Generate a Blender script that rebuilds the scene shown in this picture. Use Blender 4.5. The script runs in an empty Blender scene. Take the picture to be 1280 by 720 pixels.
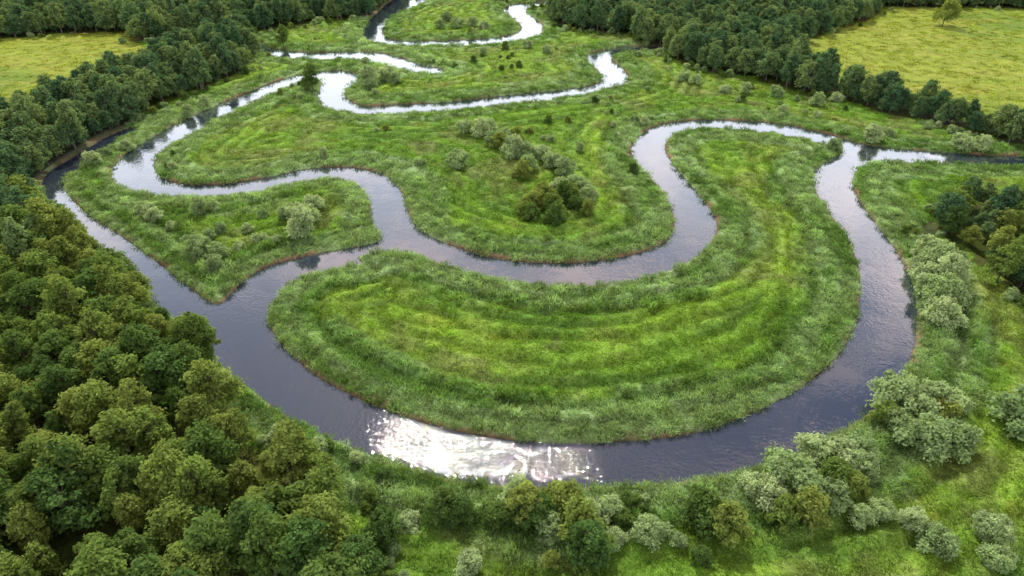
import bpy, math, numpy as np
from mathutils import Vector
rng=np.random.default_rng(11)
scene=bpy.context.scene
H=90.0; PITCH=math.radians(33); F=853.33
cp,sp=math.cos(PITCH),math.sin(PITCH)
def plan(u,v,z=0.3):
    dx=(u-640)/F; dy=-(v-360)/F
    y=cp+dy*sp; zz=-sp+dy*cp
    t=(H-z)/(-zz)
    return dx*t,y*t
def slant(x,y): return math.sqrt(x*x+y*y+H*H)
def P(pts): return np.array([plan(u,v) for u,v in pts])
def smooth_closed(p,n=4):
    N=len(p);out=[]
    for i in range(N):
        a,b,c,d=p[i-1],p[i],p[(i+1)%N],p[(i+2)%N]
        for k in range(n):
            t=k/n
            out.append(0.5*((2*b)+(-a+c)*t+(2*a-5*b+4*c-d)*t*t+(-a+3*b-3*c+d)*t**3))
    return np.array(out)
# ---------------- river plan ----------------
south=[(165,158),(130,172),(92,195),(60,215),(52,232),(62,250),(103,286),(144,320),(178,357),(208,394),(246,422),(276,454),(312,484),(360,520),(425,552),(500,580),(580,600),(680,608),(780,605),(880,597),(960,578),(1030,550),(1090,512),(1130,465),(1146,412),(1143,360),(1120,312),(1085,265),(1066,232),(1072,212),(1100,203),(1180,204),(1280,209),(1500,216)]
north=[(1500,200),(1280,195),(1200,191),(1130,186),(1080,180),(1040,168),(980,155),(920,150),(860,150),(820,157),(795,173),(790,193),(808,215),(832,245),(843,273),(835,298),(800,315),(740,326),(680,328),(620,322),(570,308),(530,290),(512,270),(504,245),(490,225),(470,214),(430,208),(380,211),(330,222),(270,230),(220,228),(196,216),(193,200),(215,180),(260,155),(310,131),(350,113),(382,101),(402,101),(397,120),(410,135),(450,142),(500,142),(570,137),(640,130),(720,120),(768,109),(785,98),(778,85),(764,73),(788,65),(825,62)]
upper=[(825,58),(780,58),(742,65),(734,74),(748,87),(752,99),(740,106),(700,112),(640,118),(560,127),(500,130),(460,132),(438,126),(430,115),(444,104),(449,95),(438,89),(410,88),(370,94),(330,107),(280,127),(230,149),(190,171),(160,189),(141,208),(142,225),(160,236),(200,244),(260,246),(320,241),(370,229),(420,225),(450,234),(462,250),(465,275),(475,292),(470,302),(430,311),(380,320),(330,334),(300,354),(275,379),(252,370),(220,345),(180,315),(140,287),(108,266),(84,242),(79,230),(100,208),(140,180),(172,163)]
W1=smooth_closed(P(south+north+upper))
isl=[(447,320),(490,314),(540,325),(600,344),(660,354),(720,357),(780,352),(830,340),(870,320),(893,295),(894,272),(876,245),(850,215),(832,190),(836,172),(860,163),(900,160),(950,165),(1000,173),(1040,183),(1053,190),(1026,205),(1016,225),(1030,255),(1055,290),(1073,330),(1075,370),(1068,410),(1042,450),(1000,485),(940,515),(870,540),(790,550),(700,553),(610,545),(530,527),(450,498),(390,465),(348,425),(334,395),(345,370),(370,352),(410,338),(452,330)]
ISL=smooth_closed(P(isl))
W2=smooth_closed(P([(500,-4),(472,15),(458,30),(454,45),(475,54),(520,57),(580,57),(630,53),(670,45),(678,33),(668,22),(657,14),(668,8),(700,6),(700,1),(645,4),(629,12),(640,22),(652,32),(645,41),(610,47),(560,50),(500,50),(482,45),(478,36),(492,20),(525,5),(560,-5)]))
W3=smooth_closed(P([(318,48),(345,61),(400,65),(450,64),(490,68),(520,79),(554,86),(552,91),(520,90),(480,80),(440,74),(400,74),(345,71),(310,54)]))
segA=[];segB=[]
for poly in (W1,ISL,W2,W3):
    segA.append(poly);segB.append(np.roll(poly,-1,axis=0))
segA=np.concatenate(segA).astype(np.float32);segB=np.concatenate(segB).astype(np.float32)
GX0,GX1,GY0,GY1,GS=-460,460,35,565,1.0
gx=np.arange(GX0,GX1+GS,GS,dtype=np.float32);gy=np.arange(GY0,GY1+GS,GS,dtype=np.float32)
X,Y=np.meshgrid(gx,gy)
D=np.full(X.shape,1e9,np.float32);ins=np.zeros(X.shape,bool)
for a,b in zip(segA,segB):
    ab=b-a;L=float(ab@ab)+1e-9
    R=48.0
    x0,x1=min(a[0],b[0])-R,max(a[0],b[0])+R;y0,y1=min(a[1],b[1])-R,max(a[1],b[1])+R
    i0=max(0,int((x0-GX0)/GS));i1=max(0,int((x1-GX0)/GS)+1);j0=max(0,int((y0-GY0)/GS));j1=max(0,int((y1-GY0)/GS)+1)
    xs=X[j0:j1,i0:i1];ys=Y[j0:j1,i0:i1]
    if xs.size:
        t=np.clip(((xs-a[0])*ab[0]+(ys-a[1])*ab[1])/L,0,1)
        d=(xs-a[0]-t*ab[0])**2+(ys-a[1]-t*ab[1])**2
        D[j0:j1,i0:i1]=np.minimum(D[j0:j1,i0:i1],d)
    lo,hi=min(a[1],b[1]),max(a[1],b[1])
    rows=np.where((gy>=lo)&(gy<hi))[0]
    for r in rows:
        xc=a[0]+(gy[r]-a[1])*ab[0]/ab[1]
        k=int(np.searchsorted(gx,xc))
        ins[r,k:]^=True
D=np.minimum(np.sqrt(D),48.0)
SD=np.where(ins,-D,D)
def sdf(x,y):
    fx=np.clip((x-GX0)/GS,0,len(gx)-1.001);fy=np.clip((y-GY0)/GS,0,len(gy)-1.001)
    i=fx.astype(int);j=fy.astype(int);u=fx-i;v=fy-j
    return SD[j,i]*(1-u)*(1-v)+SD[j,i+1]*u*(1-v)+SD[j+1,i]*(1-u)*v+SD[j+1,i+1]*u*v
LAT=rng.random((8,256,256))
def vn(x,y,s,k=0):
    x=x/s+57.3*k;y=y/s+31.7*k
    i=np.floor(x).astype(int);j=np.floor(y).astype(int);u=x-i;v=y-j
    u=u*u*(3-2*u);v=v*v*(3-2*v);L=LAT[k%8]
    a=L[j&255,i&255];b=L[j&255,(i+1)&255];c=L[(j+1)&255,i&255];d=L[(j+1)&255,(i+1)&255]
    return (a*(1-u)+b*u)*(1-v)+(c*(1-u)+d*u)*v
def fbm(x,y,s,k=0,o=4):
    r=0;a=.5;t=0
    for n in range(o):
        r=r+a*vn(x,y,s,k+n);t+=a;a*=.55;s*=.5
    return r/t
def inpoly(poly,x,y):
    r=np.zeros(x.shape,bool)
    for a,b in zip(poly,np.roll(poly,-1,axis=0)):
        if a[1]==b[1]:continue
        c=((a[1]>y)!=(b[1]>y))&(x<(b[0]-a[0])*(y-a[1])/(b[1]-a[1])+a[0])
        r^=c
    return r
def ss(a,b,x):
    t=np.clip((x-a)/(b-a),0,1);return t*t*(3-2*t)
forestL=P([(322,72),(295,97),(235,118),(185,143),(152,167),(120,188),(82,203),(45,222),(38,258),(60,280),(98,312),(146,352),(182,392),(216,436),(252,470),(300,522),(345,580),(395,630),(430,680),(455,740),(480,800),(-500,800),(-700,300),(-500,190),(0,168),(60,142),(110,122),(170,98),(205,72),(300,46)])
forestTL=P([(-600,48),(0,50),(80,43),(155,41),(172,54),(230,46),(330,40),(400,28),(478,20),(500,-5),(520,-75),(-600,-75)])
forestTR=P([(690,-75),(688,30),(720,38),(790,45),(830,66),(860,85),(930,97),(1000,114),(1090,137),(1180,162),(1280,188),(1500,234),(1500,192),(1280,170),(1200,150),(1100,122),(1010,94),(975,76),(1005,55),(1090,22),(1108,9),(1500,16),(1500,-75)])
forestTop=P([(500,-20),(520,-75),(690,-75),(690,-20)])
forestR=P([(1152,276),(1180,264),(1230,258),(1280,260),(1500,272),(1500,430),(1310,396),(1250,345),(1205,312),(1165,292)])
fieldL=P([(-500,45),(0,50),(160,40),(178,60),(172,96),(110,120),(0,166),(-500,188)])
fieldR=P([(975,76),(1005,55),(1090,22),(1108,9),(1500,16),(1500,192),(1280,170),(1200,150),(1100,122),(1010,94)])
def forest_mask(x,y):
    jx=x+(vn(x,y,9,2)-.5)*7;jy=y+(vn(x,y,9,3)-.5)*7
    m=np.zeros(x.shape,bool)
    for p in (forestL,forestTL,forestTR,forestTop,forestR): m|=inpoly(p,jx,jy)
    far=(y>620)|((np.abs(x)>430)&(y>100))
    return (m|(far&(fbm(x,y,120,5)>.42)))
def field_mask(x,y): return inpoly(fieldL,x,y)|inpoly(fieldR,x,y)
def ridgef(x,y,sd): return np.sin(sd*2*np.pi/(6.2)+fbm(x,y,28,6)*13)*ss(40,25,sd)*ss(2,6,sd)*ss(.32,.58,fbm(x,y,24,2)+.08)
def height(x,y,sd=None):
    if sd is None: sd=sdf(x,y)
    land=0.85*(1-np.exp(-np.maximum(sd,0)/0.7))
    wat=-1.2*(1-np.exp(-np.maximum(-sd,0)/1.0))
    k=np.clip(sd/5,0,1)
    roll=(fbm(x,y,30,1)-.5)*.9+(fbm(x,y,4,4,3)-.5)*1.0
    return np.where(sd>0,land+k*roll+ridgef(x,y,sd)*.42,wat)
C=lambda *a:np.array(a)
def mix(a,b,t): return a*(1-t[...,None])+b*t[...,None]
def reedmask(x,y,sd):
    n=fbm(x,y,18,2)
    return ss(3,-2,sd-(4+14*n))
def colour(x,y,sd,fm,fd):
    n1=fbm(x,y,40,0);n2=fbm(x,y,9,3);n3=fbm(x,y,2.5,5,3)
    st=fbm(sd*3.0+fbm(x,y,30,4)*25,x*.22+y*.22,7,6,4)
    rg=ridgef(x,y,sd)
    base=np.ones(x.shape+(3,))*C(.115,.215,.026)
    base=mix(base,C(.170,.270,.035),ss(.42,.66,n1)*.8)
    base=mix(base,C(.24,.265,.050),ss(.52,.72,n2*.6+st*.4)*.6)
    base=mix(base,C(.068,.145,.026),ss(.50,.68,st)*.65)
    base=mix(base,C(.155,.168,.062),ss(.54,.70,fbm(x,y,13,1))*.5)
    r=reedmask(x,y,sd)
    rc=mix(np.ones(x.shape+(3,))*C(.112,.203,.054),C(.205,.300,.128),ss(.37,.62,st))
    base=mix(base,rc,r*.95)
    base=base*(1+.15*rg)[...,None]
    fc=mix(np.ones(x.shape+(3,))*C(.20,.25,.030),C(.130,.20,.025),ss(.4,.7,fbm(x,y,60,7)))
    fc=mix(fc,C(.25,.25,.045),ss(.5,.7,fbm(x*.3,y,7,2))*.5)
    base=np.where(fd[...,None],fc,base)
    base=base*(0.60+.80*n3)[...,None]
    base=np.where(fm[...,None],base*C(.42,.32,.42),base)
    return base
# ---------------- terrain ----------------
def axis(c0,c1,s,g,far0,far1):
    a=list(np.arange(c0,c1,s));d=s
    while a[-1]<far1: d*=g if a[-1]<c1*4+200 else 1.25; a.append(a[-1]+d)
    b=[];p=c0;d=s
    while p>far0: d*=g if p>far0*.12 else 1.25; p-=d; b.append(p)
    return np.array(b[::-1]+a)
ax=axis(-120,120,.8,1.012,-6000,6000)
ay=axis(50,190,.7,1.007,-1500,8000)
TX,TY=np.meshgrid(ax,ay)
tsd=sdf(TX,TY);TZ=height(TX,TY,tsd)
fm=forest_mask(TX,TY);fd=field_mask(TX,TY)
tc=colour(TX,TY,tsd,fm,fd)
bare=ss(1.9,.6,tsd+ (fbm(TX,TY,6,1)-.5)*2.6)*ss(.42,.6,fbm(TX,TY,14,7)+.05)
tc=mix(tc,C(.17,.12,.065),bare)
tc=np.where((tsd<.15)[...,None],C(.06,.048,.03),tc)
ny,nx=TX.shape
co=np.stack([TX,TY,TZ],-1).reshape(-1,3).astype(np.float32)
idx=np.arange(ny*nx).reshape(ny,nx)
q=np.stack([idx[:-1,:-1],idx[:-1,1:],idx[1:,1:],idx[1:,:-1]],-1).reshape(-1,4)
def fastmesh(name,co,faces):
    me=bpy.data.meshes.new(name);n=faces.shape[1]
    me.vertices.add(len(co));me.vertices.foreach_set('co',co.astype(np.float32).ravel())
    me.loops.add(faces.size);me.loops.foreach_set('vertex_index',faces.ravel().astype(np.int32))
    me.polygons.add(len(faces));me.polygons.foreach_set('loop_start',np.arange(0,faces.size,n,dtype=np.int32))
    me.update(calc_edges=True);me.validate();return me
me=fastmesh('ground',co,q)
me.polygons.foreach_set('use_smooth',np.ones(len(q),bool))
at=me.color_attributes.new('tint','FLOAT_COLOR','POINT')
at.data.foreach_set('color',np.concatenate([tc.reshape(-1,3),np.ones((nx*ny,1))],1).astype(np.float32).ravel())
ground=bpy.data.objects.new('ground',me);scene.collection.objects.link(ground)

def newmat(name):
    m=bpy.data.materials.new(name);m.use_nodes=True;nt=m.node_tree;nt.nodes.clear();return m,nt
def N(nt,t,**kw):
    n=nt.nodes.new(t)
    for k,v in kw.items():
        if k in n.inputs.keys(): n.inputs[k].default_value=v
        else: setattr(n,k,v)
    return n
m,nt=newmat('meadow_soil');L=nt.links.new
a=N(nt,'ShaderNodeAttribute',attribute_name='tint')
g=N(nt,'ShaderNodeNewGeometry')
n1=N(nt,'ShaderNodeTexNoise',Scale=1.6,Detail=6.0,Roughness=.7);L(g.outputs['Position'],n1.inputs['Vector'])
r=N(nt,'ShaderNodeMapRange');r.inputs[1].default_value=.3;r.inputs[2].default_value=.7;r.inputs[3].default_value=.5;r.inputs[4].default_value=1.45;L(n1.outputs['Fac'],r.inputs[0])
vm=N(nt,'ShaderNodeVectorMath',operation='SCALE');L(a.outputs['Color'],vm.inputs[0]);L(r.outputs[0],vm.inputs['Scale'])
bmp=N(nt,'ShaderNodeBump',Strength=.9,Distance=.35);L(n1.outputs['Fac'],bmp.inputs['Height'])
pb=N(nt,'ShaderNodeBsdfPrincipled',Roughness=.9);pb.inputs['Specular IOR Level'].default_value=.1
L(vm.outputs[0],pb.inputs['Base Color']);L(bmp.outputs[0],pb.inputs['Normal'])
o=N(nt,'ShaderNodeOutputMaterial');L(pb.outputs[0],o.inputs[0])
ground.data.materials.append(m)
# ---------------- water ----------------
bx=np.array([[-470,30,0],[470,30,0],[470,570,0],[-470,570,0]],float)
wm=fastmesh('river_water',bx,np.array([[0,1,2,3]]))
water=bpy.data.objects.new('river_water',wm);scene.collection.objects.link(water)
m,nt=newmat('river_water');L=nt.links.new
g=N(nt,'ShaderNodeNewGeometry')
w1=N(nt,'ShaderNodeTexNoise',Scale=1.35,Detail=1.0,Roughness=.5);L(g.outputs['Position'],w1.inputs['Vector'])
w2=N(nt,'ShaderNodeTexNoise',Scale=.11,Detail=5.0,Roughness=.65);L(g.outputs['Position'],w2.inputs['Vector'])
r=N(nt,'ShaderNodeMapRange');r.inputs[1].default_value=.45;r.inputs[2].default_value=.62;r.inputs[3].default_value=.12;r.inputs[4].default_value=.8;L(w2.outputs['Fac'],r.inputs[0])
# wind-ruffled shallows on the near bend
dd=N(nt,'ShaderNodeVectorMath',operation='DISTANCE');L(g.outputs['Position'],dd.inputs[0]);dd.inputs[1].default_value=(-5,82,0)
rf=N(nt,'ShaderNodeMapRange',interpolation_type='SMOOTHSTEP');rf.inputs[1].default_value=10;rf.inputs[2].default_value=34;rf.inputs[3].default_value=3.5;rf.inputs[4].default_value=0;L(dd.outputs['Value'],rf.inputs[0])
hs=N(nt,'ShaderNodeMath',operation='ADD');L(r.outputs[0],hs.inputs[0]);L(rf.outputs[0],hs.inputs[1])
hm=N(nt,'ShaderNodeMath',operation='MULTIPLY');L(w1.outputs['Fac'],hm.inputs[0]);L(hs.outputs[0],hm.inputs[1])
bmp=N(nt,'ShaderNodeBump',Strength=1.0,Distance=.05);L(hm.outputs[0],bmp.inputs['Height'])
df=N(nt,'ShaderNodeBsdfDiffuse',Color=(.023,.030,.050,1))
gl=N(nt,'ShaderNodeBsdfGlossy',Roughness=.02,Color=(1,1,1,1))
lw=N(nt,'ShaderNodeLayerWeight',Blend=.5)
pw=N(nt,'ShaderNodeMath',operation='POWER');L(lw.outputs['Facing'],pw.inputs[0]);pw.inputs[1].default_value=2.45
fr=N(nt,'ShaderNodeMath',operation='MULTIPLY_ADD');L(pw.outputs[0],fr.inputs[0]);fr.inputs[1].default_value=.985;fr.inputs[2].default_value=.013
L(bmp.outputs[0],gl.inputs['Normal'])
mx=N(nt,'ShaderNodeMixShader');L(fr.outputs[0],mx.inputs[0]);L(df.outputs[0],mx.inputs[1]);L(gl.outputs[0],mx.inputs[2])
o=N(nt,'ShaderNodeOutputMaterial');L(mx.outputs[0],o.inputs[0])
wm.materials.append(m)
# ---------------- foliage materials ----------------
def leafmat(name,c0,c1,c2,transl=.3,inst=False):
    m,nt=newmat(name);L=nt.links.new
    va=N(nt,'ShaderNodeAttribute',attribute_name='var')
    if inst:
        ta=N(nt,'ShaderNodeAttribute',attribute_name='tint',attribute_type='INSTANCER');col=ta.outputs['Color']
    else:
        oi=N(nt,'ShaderNodeObjectInfo');cr=N(nt,'ShaderNodeValToRGB')
        e=cr.color_ramp.elements;e[0].color=(*c0,1);e[1].color=(*c2,1);x=e.new(.5);x.color=(*c1,1)
        L(oi.outputs['Random'],cr.inputs[0]);col=cr.outputs[0]
    mr=N(nt,'ShaderNodeMapRange');mr.inputs[3].default_value=.5;mr.inputs[4].default_value=1.7;L(va.outputs['Fac'],mr.inputs[0])
    s=N(nt,'ShaderNodeVectorMath',operation='SCALE');L(col,s.inputs[0]);L(mr.outputs[0],s.inputs['Scale'])
    d=N(nt,'ShaderNodeBsdfDiffuse');t=N(nt,'ShaderNodeBsdfTranslucent')
    y=N(nt,'ShaderNodeMix',data_type='RGBA',blend_type='MULTIPLY');y.inputs[0].default_value=1;y.inputs[7].default_value=(1.25,1.2,.6,1)
    L(s.outputs[0],y.inputs[6]);L(s.outputs[0],d.inputs[0]);L(y.outputs[2],t.inputs[0])
    mx=N(nt,'ShaderNodeMixShader');mx.inputs[0].default_value=transl;L(d.outputs[0],mx.inputs[1]);L(t.outputs[0],mx.inputs[2])
    o=N(nt,'ShaderNodeOutputMaterial');L(mx.outputs[0],o.inputs[0]);return m
M_dec=leafmat('broadleaf_foliage',(.078,.145,.040),(.148,.220,.050),(.235,.288,.070),.48)
M_far=leafmat('haze_tinted_foliage',(.064,.134,.064),(.115,.195,.080),(.188,.258,.094),.42)  # far broadleaf leaves: bluish distance haze painted into the leaf colour
M_con=leafmat('conifer_foliage',(.045,.100,.050),(.070,.138,.060),(.100,.165,.066),.3)
M_wil=leafmat('willow_foliage',(.205,.300,.125),(.280,.375,.170),(.355,.440,.230),.42)
M_grass=leafmat('grass_blades',None,None,None,.42,True)
m,nt=newmat('bark');n=N(nt,'ShaderNodeTexNoise',Scale=6.0);cr=N(nt,'ShaderNodeValToRGB');cr.color_ramp.elements[0].color=(.05,.04,.03,1);cr.color_ramp.elements[1].color=(.2,.17,.13,1)
nt.links.new(n.outputs[0],cr.inputs[0]);b=N(nt,'ShaderNodeBsdfPrincipled',Roughness=.9);nt.links.new(cr.outputs[0],b.inputs[0]);o=N(nt,'ShaderNodeOutputMaterial');nt.links.new(b.outputs[0],o.inputs[0]);M_bark=m
# ---------------- plant builders ----------------
def limb(V,Fc,p0,p1,r0,r1,k=6):
    p0=np.array(p0,float);p1=np.array(p1,float);d=p1-p0;d/=np.linalg.norm(d)+1e-9
    a=np.cross(d,[0.3,0.9,.1]);a/=np.linalg.norm(a);b=np.cross(d,a);s=len(V)
    for p,r in ((p0,r0),(p1,r1)):
        for i in range(k):
            t=2*math.pi*i/k;V.append(tuple(p+r*(math.cos(t)*a+math.sin(t)*b)))
    for i in range(k): Fc.append((s+i,s+(i+1)%k,s+k+(i+1)%k,s+k+i))
def leaves(cent,out,size,R):
    n=len(cent)
    nrm=out+R.normal(0,.5,(n,3));nrm/=np.linalg.norm(nrm,axis=1)[:,None]
    t=R.normal(0,1,(n,3));t-=nrm*(t*nrm).sum(1)[:,None];t/=np.linalg.norm(t,axis=1)[:,None]
    b=np.cross(nrm,t);s=size[:,None]
    v=np.stack([cent+t*s,cent+b*s*.6,cent-t*s,cent-b*s*.6],1).reshape(-1,3);return v
def plantmesh(name,V,Fc,cent,out,size,var,mat,R):
    lv=leaves(cent,out,size,R);nb=len(V);nf=len(Fc)
    allv=np.concatenate([np.array(V,float).reshape(-1,3),lv]) if nb else lv
    f2=np.arange(len(cent)*4).reshape(-1,4)+nb
    fs=np.concatenate([np.array(Fc,int).reshape(-1,4),f2]) if nf else f2
    me=fastmesh(name,allv,fs)
    me.materials.append(M_bark);me.materials.append(mat)
    mi=np.concatenate([np.zeros(nf,int),np.ones(len(f2),int)]).astype(np.int32);me.polygons.foreach_set('material_index',mi)
    a=me.attributes.new('var','FLOAT','FACE');a.data.foreach_set('value',np.concatenate([np.zeros(nf),var]).astype(np.float32))
    return me
def broadleaf(name,seed,h=11.,w=7.,n=4800,nl=38,mat=None,shrub=False,ls=.25):
    R=np.random.default_rng(seed);V=[];Fc=[]
    base=.10*h if shrub else .24*h
    lobes=[];ax_=R.normal(0,.1,2)
    skew=R.uniform(-.12,.12,2)*w;top=R.uniform(.15,.42)
    for i in range(nl):
        zz=((i+R.random())/nl)
        prof=math.sqrt(max(0.02,1-((zz-.25)/.80)**2))*(1-top*zz) if not shrub else math.sqrt(max(.02,1-(zz*.94)**2))
        ang=i*2.4+R.uniform(-.6,.6);rr=w*.5*prof*R.uniform(.35,1.0)
        lobes.append((rr*math.cos(ang)+skew[0]*zz,rr*math.sin(ang)+skew[1]*zz,base+zz*(h-base)*.92,w*R.uniform(.08,.185)*(1.1-.35*zz)))
    tops=[]
    if not shrub:
        p=np.zeros(3);r=.02*h;p[2]=-.5
        for i in range(4):
            q=np.array([R.normal(0,.15)*i*.5,R.normal(0,.15)*i*.5,h*.2*(i+1)]);limb(V,Fc,p,q,r,r*.75);p=q;r*=.75;tops.append(q.copy())
        for l in lobes: 
            t=tops[min(3,int(max(0,(l[2]-.2*h))/(h*.25)))];limb(V,Fc,t*[1,1,.9],l[:3],.006*h,.03,4)
    else:
        for l in lobes: limb(V,Fc,(R.normal(0,.15),R.normal(0,.15),-.3),l[:3],.012*h,.03,4)
    cs=[];os_=[];va=[]
    wts=np.array([l[3]**2 for l in lobes]);wts/=wts.sum()
    for l,wt in zip(lobes,wts):
        m=int(n*wt);d=R.normal(0,1,(m,3));d[:,2]+=.5;d/=np.linalg.norm(d,axis=1)[:,None]
        bump=1+.3*np.sin(d[:,0]*6+l[0]*3)*np.sin(d[:,1]*6+l[1])+R.normal(0,.28,m)
        bump=np.clip(bump,.3,1.9)
        c=np.array(l[:3])+d*l[3]*bump[:,None]*[1.05,1.05,.8]
        c[:,2]=np.maximum(c[:,2],.1)
        cs.append(c);o=d*.8+np.array([0,0,.6]);os_.append(o);lv=R.uniform(.1,.9)
        va.append(np.clip(lv*.5+.5*R.random(m),0,1))
    c=np.concatenate(cs);return plantmesh(name,V,Fc,c,np.concatenate(os_),ls*R.uniform(.6,1.45,len(c)),np.concatenate(va),mat,R)
def conifer(name,seed,h=14.,w=4.6,n=3800):
    R=np.random.default_rng(seed);V=[];Fc=[]
    limb(V,Fc,(0,0,-.5),(0,0,h*.5),.2,.13);limb(V,Fc,(0,0,h*.5),(0,0,h*.98),.13,.02)
    cs=[];os_=[];va=[];nb=70
    for i in range(nb):
        k=(i/nb);z=h*(.15+.83*k);L_=w*.5*(1-k)**.75*R.uniform(.7,1.15)+.2;ang=i*2.399+R.uniform(-.3,.3)
        e=np.array([math.cos(ang)*L_,math.sin(ang)*L_,z-.22*L_]);limb(V,Fc,(0,0,z),e,.04,.015,4)
        m=int(n*L_/(w*.5)/nb*1.6)+6;t=R.random(m)**.7
        c=np.array([0,0,z])+(e-[0,0,z])*t[:,None]+R.normal(0,1,(m,3))*[.28,.28,.14]*(.5+t[:,None]*.6)
        cs.append(c);os_.append(np.array([math.cos(ang)*.4,math.sin(ang)*.4,1.])*np.ones((m,1)));va.append(np.clip(R.uniform(.1,.8)*.6+.4*R.random(m),0,1))
    c=np.concatenate(cs);return plantmesh(name,V,Fc,c,np.concatenate(os_),.27*R.uniform(.7,1.3,len(c)),np.concatenate(va),M_con,R)
def tuft(name,seed,h,w,n,bw):
    R=np.random.default_rng(seed)
    p=R.normal(0,w*.36,(n,2));ang=R.uniform(0,6.28,n);ln=h*R.uniform(.6,1.1,n)*np.exp(-(p**2).sum(1)/(w*w)*1.2)
    b=np.stack([p[:,0],p[:,1],np.full(n,-.1)],1);sd=np.stack([np.cos(ang),np.sin(ang),0*ang],1)*bw
    lean=np.stack([R.normal(0,.4,n),R.normal(0,.4,n),np.ones(n)],1)
    mid=b+lean*ln[:,None]*.55;tip=b+lean*ln[:,None]*[1.4,1.4,.95]
    v=np.stack([b-sd*.6,b+sd*.6,mid+sd,mid-sd,tip+sd*.3,tip-sd*.3],1).reshape(-1,3)
    k=np.arange(n)*6;f=np.concatenate([np.stack([k,k+1,k+2,k+3],1),np.stack([k+3,k+2,k+4,k+5],1)])
    me=fastmesh(name,v,f);me.materials.append(M_grass)
    a=me.attributes.new('var','FLOAT','FACE');r=R.random(n);a.data.foreach_set('value',np.concatenate([r*.5,r*.6+.3]).astype(np.float32));return me
def coll(name,meshes):
    c=bpy.data.collections.new(name)
    for i,me in enumerate(meshes): c.objects.link(bpy.data.objects.new(f'{name}_{i:02d}',me))
    return c
HH=[11,12,10.5,12.5,11.5,9.5,12,10];WW=[6.8,6.4,7.6,5.8,8.0,6.2,7.0,5.4]
DEC=[broadleaf(f'broadleaf_tree_{i}',20+i,h=HH[i],w=WW[i],nl=[38,30,44,26,48,34,40,24][i],mat=M_dec) for i in range(8)]
FAR=[broadleaf(f'haze_tinted_tree_{i}',40+i,h=HH[i]+1.,w=WW[i],n=3000,mat=M_far,ls=.33) for i in range(6)]
CON=[conifer(f'conifer_tree_{i}',50+i,h=12.5+i*.8,w=5.4) for i in range(3)]
WIL=[broadleaf(f'willow_shrub_{i}',70+i,h=[3.6,4.2,3.2,4.6][i],w=5.,n=3800,nl=26,mat=M_wil,shrub=True,ls=.18) for i in range(4)]
BUS=[broadleaf(f'alder_shrub_{i}',90+i,h=[4,5,3.6][i],w=4.6,n=3400,nl=26,mat=M_dec,shrub=True,ls=.2) for i in range(3)]
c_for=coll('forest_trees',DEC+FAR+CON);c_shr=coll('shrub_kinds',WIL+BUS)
c_gr=coll('grass_tufts',[tuft(f'grass_tuft_{i}',200+i,.45,1.7,50,.06) for i in range(4)])
c_rd=coll('reed_tufts',[tuft(f'reed_tuft_{i}',300+i,1.05,1.8,64,.06) for i in range(4)])
def instancer(name,pos,scale,rotz,ii,col,tint=None):
    n=len(pos);me=bpy.data.meshes.new(name);me.vertices.add(n);me.vertices.foreach_set('co',pos.astype(np.float32).ravel())
    a=me.attributes.new('iscale','FLOAT_VECTOR','POINT');a.data.foreach_set('vector',scale.astype(np.float32).ravel())
    a=me.attributes.new('irot','FLOAT_VECTOR','POINT');a.data.foreach_set('vector',np.stack([rng.normal(0,.05,n),rng.normal(0,.05,n),rotz],1).astype(np.float32).ravel())
    a=me.attributes.new('iidx','INT','POINT');a.data.foreach_set('value',ii.astype(np.int32))
    if tint is not None:
        a=me.attributes.new('tint','FLOAT_COLOR','POINT');a.data.foreach_set('color',np.concatenate([tint,np.ones((n,1))],1).astype(np.float32).ravel())
    ob=bpy.data.objects.new(name,me);scene.collection.objects.link(ob)
    ng=bpy.data.node_groups.new(name,'GeometryNodeTree')
    ng.interface.new_socket('Geometry',in_out='INPUT',socket_type='NodeSocketGeometry');ng.interface.new_socket('Geometry',in_out='OUTPUT',socket_type='NodeSocketGeometry')
    gi=ng.nodes.new('NodeGroupInput');go=ng.nodes.new('NodeGroupOutput');ip=ng.nodes.new('GeometryNodeInstanceOnPoints')
    ci=ng.nodes.new('GeometryNodeCollectionInfo');ci.inputs['Collection'].default_value=col;ci.inputs['Separate Children'].default_value=True;ci.inputs['Reset Children'].default_value=True
    def na(nm,dt):
        x=ng.nodes.new('GeometryNodeInputNamedAttribute');x.data_type=dt;x.inputs['Name'].default_value=nm;return x.outputs['Attribute']
    l=ng.links.new;l(gi.outputs[0],ip.inputs['Points']);l(ci.outputs[0],ip.inputs['Instance']);ip.inputs['Pick Instance'].default_value=True
    l(na('iidx','INT'),ip.inputs['Instance Index']);l(na('irot','FLOAT_VECTOR'),ip.inputs['Rotation']);l(na('iscale','FLOAT_VECTOR'),ip.inputs['Scale'])
    l(ip.outputs[0],go.inputs[0])
    md=ob.modifiers.new('scatter','NODES');md.node_group=ng;print(name,n);return ob
def jit(x0,x1,y0,y1,s):
    xs,ys=np.meshgrid(np.arange(x0,x1,s),np.arange(y0,y1,s));xs=xs.ravel();ys=ys.ravel()
    xs=xs+rng.uniform(-.5,.5,xs.size)*s;ys=ys+rng.uniform(-.5,.5,ys.size)*s
    k=np.abs(xs)<.78*np.sqrt(ys**2+H*H)+22;return xs[k],ys[k]
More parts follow.
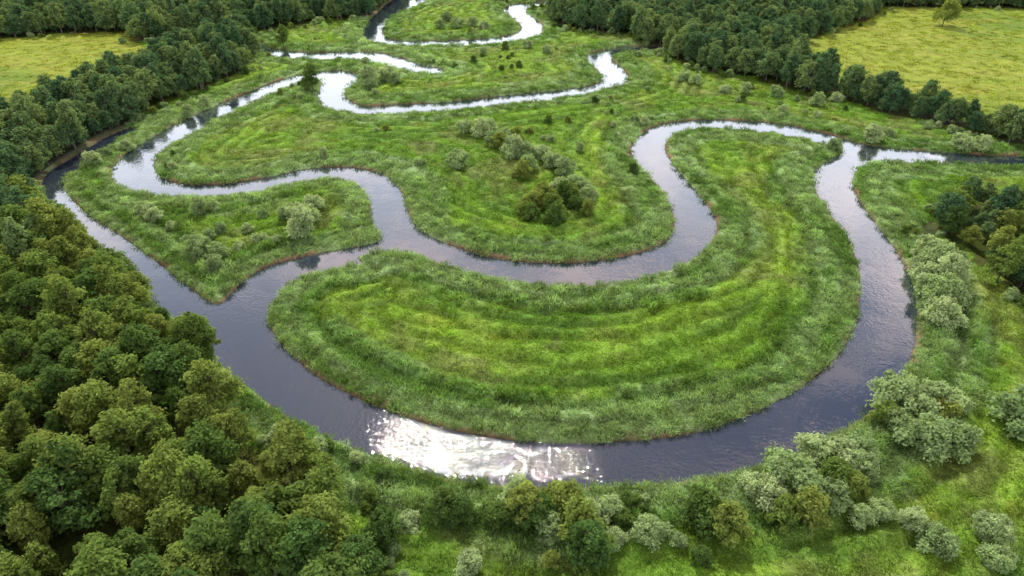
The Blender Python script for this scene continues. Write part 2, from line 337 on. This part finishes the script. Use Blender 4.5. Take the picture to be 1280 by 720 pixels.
# forest
xs,ys=jit(-560,560,38,900,4.9);s=sdf(xs,ys);k=forest_mask(xs,ys)&(s>1.5)&~field_mask(xs,ys);xs,ys,s=xs[k],ys[k],s[k]
n=len(xs);cz=fbm(xs,ys,45,3)+rng.normal(0,.1,n)
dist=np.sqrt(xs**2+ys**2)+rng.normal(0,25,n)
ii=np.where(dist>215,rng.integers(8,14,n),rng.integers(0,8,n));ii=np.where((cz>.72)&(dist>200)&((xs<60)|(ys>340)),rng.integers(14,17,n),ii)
sc=rng.uniform(.55,1.25,n)*(1+.08*ss(120,300,ys))*np.where((xs>90)&(ys<270),.8,1)
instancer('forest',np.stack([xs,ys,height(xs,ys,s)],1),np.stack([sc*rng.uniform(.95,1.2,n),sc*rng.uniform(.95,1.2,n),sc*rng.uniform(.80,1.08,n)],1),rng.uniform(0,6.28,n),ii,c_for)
# undergrowth: thicket at wood edges and along outer bank
xs,ys=jit(-430,430,45,520,2.6);s=sdf(xs,ys);f0=forest_mask(xs,ys)
near=np.zeros(xs.shape,bool)
for dx,dy in ((7,0),(-7,0),(0,7),(0,-7),(5,5),(-5,-5),(5,-5),(-5,5)): near|=forest_mask(xs+dx,ys+dy)
fd_=field_mask(xs,ys);pr=np.where(near&~f0,.34*ss(.35,.6,fbm(xs,ys,16,6)),0);pr=np.where(fd_,pr*.3,pr)
scat=(fbm(xs,ys,22,1)>.60)&(ys>190)&(s>3)&~fd_
pr=np.maximum(pr,np.where(scat,.07,0))
sb=(ys<118)&(s>1.0)&(s<16)&(xs<60)&(~f0);sb&=~inpoly(ISL,xs,ys)
pr=np.maximum(pr,np.where(sb,.10,0))
k=(rng.random(len(xs))<pr)&(s>1.3)&~f0;xs,ys,s=xs[k],ys[k],s[k];n=len(xs)
sc=rng.uniform(.3,.85,n)
instancer('shrub_thicket',np.stack([xs,ys,height(xs,ys,s)-.1],1),np.stack([sc,sc,sc*rng.uniform(.8,1.2,n)],1),rng.uniform(0,6.28,n),rng.integers(0,7,n),c_shr)
# grasses + reeds
G=[]
for (y0,y1,st,f) in ((40,130,1.1,1.),(130,200,1.45,1.25),(200,300,2.1,1.6),(300,520,3.2,2.3)):
    xs,ys=jit(-420,420,y0,y1,st);G.append((xs,ys,np.full(len(xs),f)))
xs=np.concatenate([g_[0] for g_ in G]);ys=np.concatenate([g_[1] for g_ in G]);ff=np.concatenate([g_[2] for g_ in G])
s=sdf(xs,ys);f0=forest_mask(xs,ys);k=(s>.15+.8*vn(xs,ys,7,5))&~f0&~(field_mask(xs,ys)&(rng.random(len(xs))<.6));xs,ys,ff,s=xs[k],ys[k],ff[k],s[k]
col=colour(xs,ys,s,np.zeros(len(xs),bool),field_mask(xs,ys))*rng.uniform(.66,1.38,(len(xs),1))*C(1.08,1.10,1.08)
z=height(xs,ys,s);rm=reedmask(xs,ys,s)*(~field_mask(xs,ys));isr=rng.random(len(xs))<rm*.85
rgp=ridgef(xs,ys,s)
for nm,kk,cc in (('meadow_grass',~isr,c_gr),('reed_bed',isr,c_rd)):
    n=kk.sum();sc=rng.uniform(.7,1.25,n);hz=(.3+1.3*vn(xs[kk],ys[kk],2.8,2))*(1+.2*rgp[kk])
    instancer(nm,np.stack([xs[kk],ys[kk],z[kk]],1),np.stack([sc*ff[kk],sc*ff[kk],sc*hz*ff[kk]**.4],1),rng.uniform(0,6.28,n),rng.integers(0,4,n),cc,col[kk])
# ---------------- individually placed shrubs & trees ----------------
def place(name,me,u,v,wpx,w0,zs=1.,off=.3):
    x,y=plan(u,v+off*wpx,.8);w=wpx*slant(x,y)/F;k=w/w0
    s_=float(sdf(np.array([x]),np.array([y]))[0])
    if s_<.4: return
    o=bpy.data.objects.new(name,me);o.location=(x,y,float(height(np.array([x]),np.array([y]))[0])-.1)
    o.scale=(k,k,k*zs);o.rotation_euler=(0,0,rng.uniform(0,6.28));scene.collection.objects.link(o)
W=[(572,199,28),(600,163,24),(618,172,26),(640,186,30),(582,160,22),(612,158,22),(634,168,24),(655,192,22),(676,190,26),(660,205,26),(690,200,26),(705,212,26),(722,228,28),(736,242,24),(700,228,24),
(250,260,21),(182,263,20),(196,269,18),(325,296,21),(270,331,22),(250,311,26),(270,314,26),(392,253,24),(378,284,36),(368,266,26),(386,269,28),(358,268,20),(276,287,17),(300,310,14),(330,270,14),(232,300,13),(262,296,14),(215,282,13),(268,258,15),(345,300,14),(310,285,13),
(1157,312,32),(1168,325,34),(1158,338,34),(1182,350,38),(1160,360,32),(1172,372,40),(1176,390,38),(1150,330,24),(1186,372,30),
(1112,492,48),(1138,512,46),(1158,500,40),(1180,505,40),(1148,543,50),(1192,547,44),(1120,470,24),(1120,530,30),
(1022,562,48),(1052,572,48),(1075,585,36),(982,588,56),(1000,612,52),(962,612,46),(1035,622,34),(942,604,36),(1068,560,40),
(650,615,46),(690,660,40),(762,632,34),(740,640,40),(808,658,42),(586,698,34),(1098,635,28),(1138,650,28),(1170,676,36),(1236,666,34),(1240,700,30),(1272,516,56),(512,648,30),(355,542,26),
(854,96,16),(868,101,14),(905,110,15),(930,111,16),(970,116,16),(1020,126,16),(1046,121,16),(1090,170,22),(1202,178,24),(1224,180,20),(1043,180,18),(462,100,24),(484,92,24),(495,98,16),(660,56,12),(684,62,12),(890,78,14),(1240,160,16),(1108,165,18),(560,22,14),(572,30,16),(590,28,14),(605,32,14),(550,32,12),
(118,200,18),(200,185,16),(160,180,16),(235,140,14),(210,155,14),(255,128,14),(130,190,14)]
for i,(u,v,w) in enumerate(W): place('willow_shrub',WIL[i%4],u,v,w,5.0,rng.uniform(.85,1.15))
B=[(625,178,22),(652,215,22),(668,250,26),(690,256,28),(705,245,24),(720,254,22),(664,266,22),(692,272,24),(680,240,24),(700,265,20),(735,262,18),(655,262,18),(715,240,22),(645,170,18),
(1175,515,34),(1105,520,30),(1040,600,44),(1010,636,44),(975,640,36),(725,655,52),(705,625,44),(672,640,44),(735,680,54),(620,640,34),(555,632,38),(580,640,30),(875,640,46),(905,655,46),(690,700,20),(785,625,24),(1060,610,34),(478,665,40)]
for i,(u,v,w) in enumerate(B): place('alder_shrub',BUS[i%3],u,v,w,4.6,rng.uniform(.9,1.25))
T=[(391,104,22),(1245,335,32),(1178,20,20),(262,425,44),(238,420,34),(655,620,44),(730,672,56),(355,50,16),(450,690,50),(410,600,46)]
for i,(u,v,w) in enumerate(T): place('broadleaf_tree',DEC[i%6],u,v,w,7.0,.9,.4 if i==0 else .6)
# ---------------- light ----------------
EL=math.radians(47);AZ=math.radians(-6.7)
sd_=Vector((math.sin(AZ)*math.cos(EL),math.cos(AZ)*math.cos(EL),math.sin(EL)))
sl=bpy.data.lights.new('sun','SUN');sl.energy=4.5;sl.angle=math.radians(.6);sl.color=(1,.94,.84)
so=bpy.data.objects.new('sun',sl);so.rotation_euler=(-sd_).to_track_quat('-Z','Y').to_euler();so.location=(0,0,200);scene.collection.objects.link(so)
w=bpy.data.worlds.new('World');scene.world=w;w.use_nodes=True;nt=w.node_tree;nt.nodes.clear();L=nt.links.new
sk=N(nt,'ShaderNodeTexSky',sky_type='NISHITA',sun_disc=False,sun_elevation=EL,sun_rotation=AZ)
tc_=N(nt,'ShaderNodeTexCoord');sx=N(nt,'ShaderNodeSeparateXYZ');L(tc_.outputs['Generated'],sx.inputs[0])
ad=N(nt,'ShaderNodeMath',operation='ADD');L(sx.outputs['Z'],ad.inputs[0]);ad.inputs[1].default_value=.12
mxx=N(nt,'ShaderNodeMath',operation='MAXIMUM');L(ad.outputs[0],mxx.inputs[0]);mxx.inputs[1].default_value=.05
dv=N(nt,'ShaderNodeVectorMath',operation='DIVIDE');L(tc_.outputs['Generated'],dv.inputs[0]);L(mxx.outputs[0],dv.inputs[1])
cn=N(nt,'ShaderNodeTexNoise',Scale=4.0,Detail=6.0,Roughness=.55);L(dv.outputs[0],cn.inputs['Vector'])
mr=N(nt,'ShaderNodeMapRange');mr.inputs[1].default_value=.45;mr.inputs[2].default_value=.66;L(cn.outputs['Fac'],mr.inputs[0])
mx=N(nt,'ShaderNodeMix',data_type='RGBA');L(mr.outputs[0],mx.inputs[0]);L(sk.outputs[0],mx.inputs[6]);mx.inputs[7].default_value=(20,16,14.8,1)
# bright cloud bank toward the horizon
hz=N(nt,'ShaderNodeMapRange',interpolation_type='SMOOTHSTEP');hz.inputs[1].default_value=.60;hz.inputs[2].default_value=.2;L(sx.outputs['Z'],hz.inputs[0])
mx2=N(nt,'ShaderNodeMix',data_type='RGBA');L(hz.outputs[0],mx2.inputs[0]);L(mx.outputs[2],mx2.inputs[6]);mx2.inputs[7].default_value=(17.5,18.5,20.5,1)
bg=N(nt,'ShaderNodeBackground',Strength=.125);L(mx2.outputs[2],bg.inputs[0]);o=N(nt,'ShaderNodeOutputWorld');L(bg.outputs[0],o.inputs[0])
# ---------------- camera ----------------
cam=bpy.data.cameras.new('camera');cam.lens=24;cam.sensor_width=36;cam.clip_end=20000;cam.clip_start=.5
cob=bpy.data.objects.new('camera',cam);cob.location=(0,0,H);cob.rotation_euler=(math.pi/2-PITCH,0,0);scene.collection.objects.link(cob);scene.camera=cob
scene.view_settings.view_transform='Standard';scene.view_settings.look='None';scene.view_settings.exposure=0
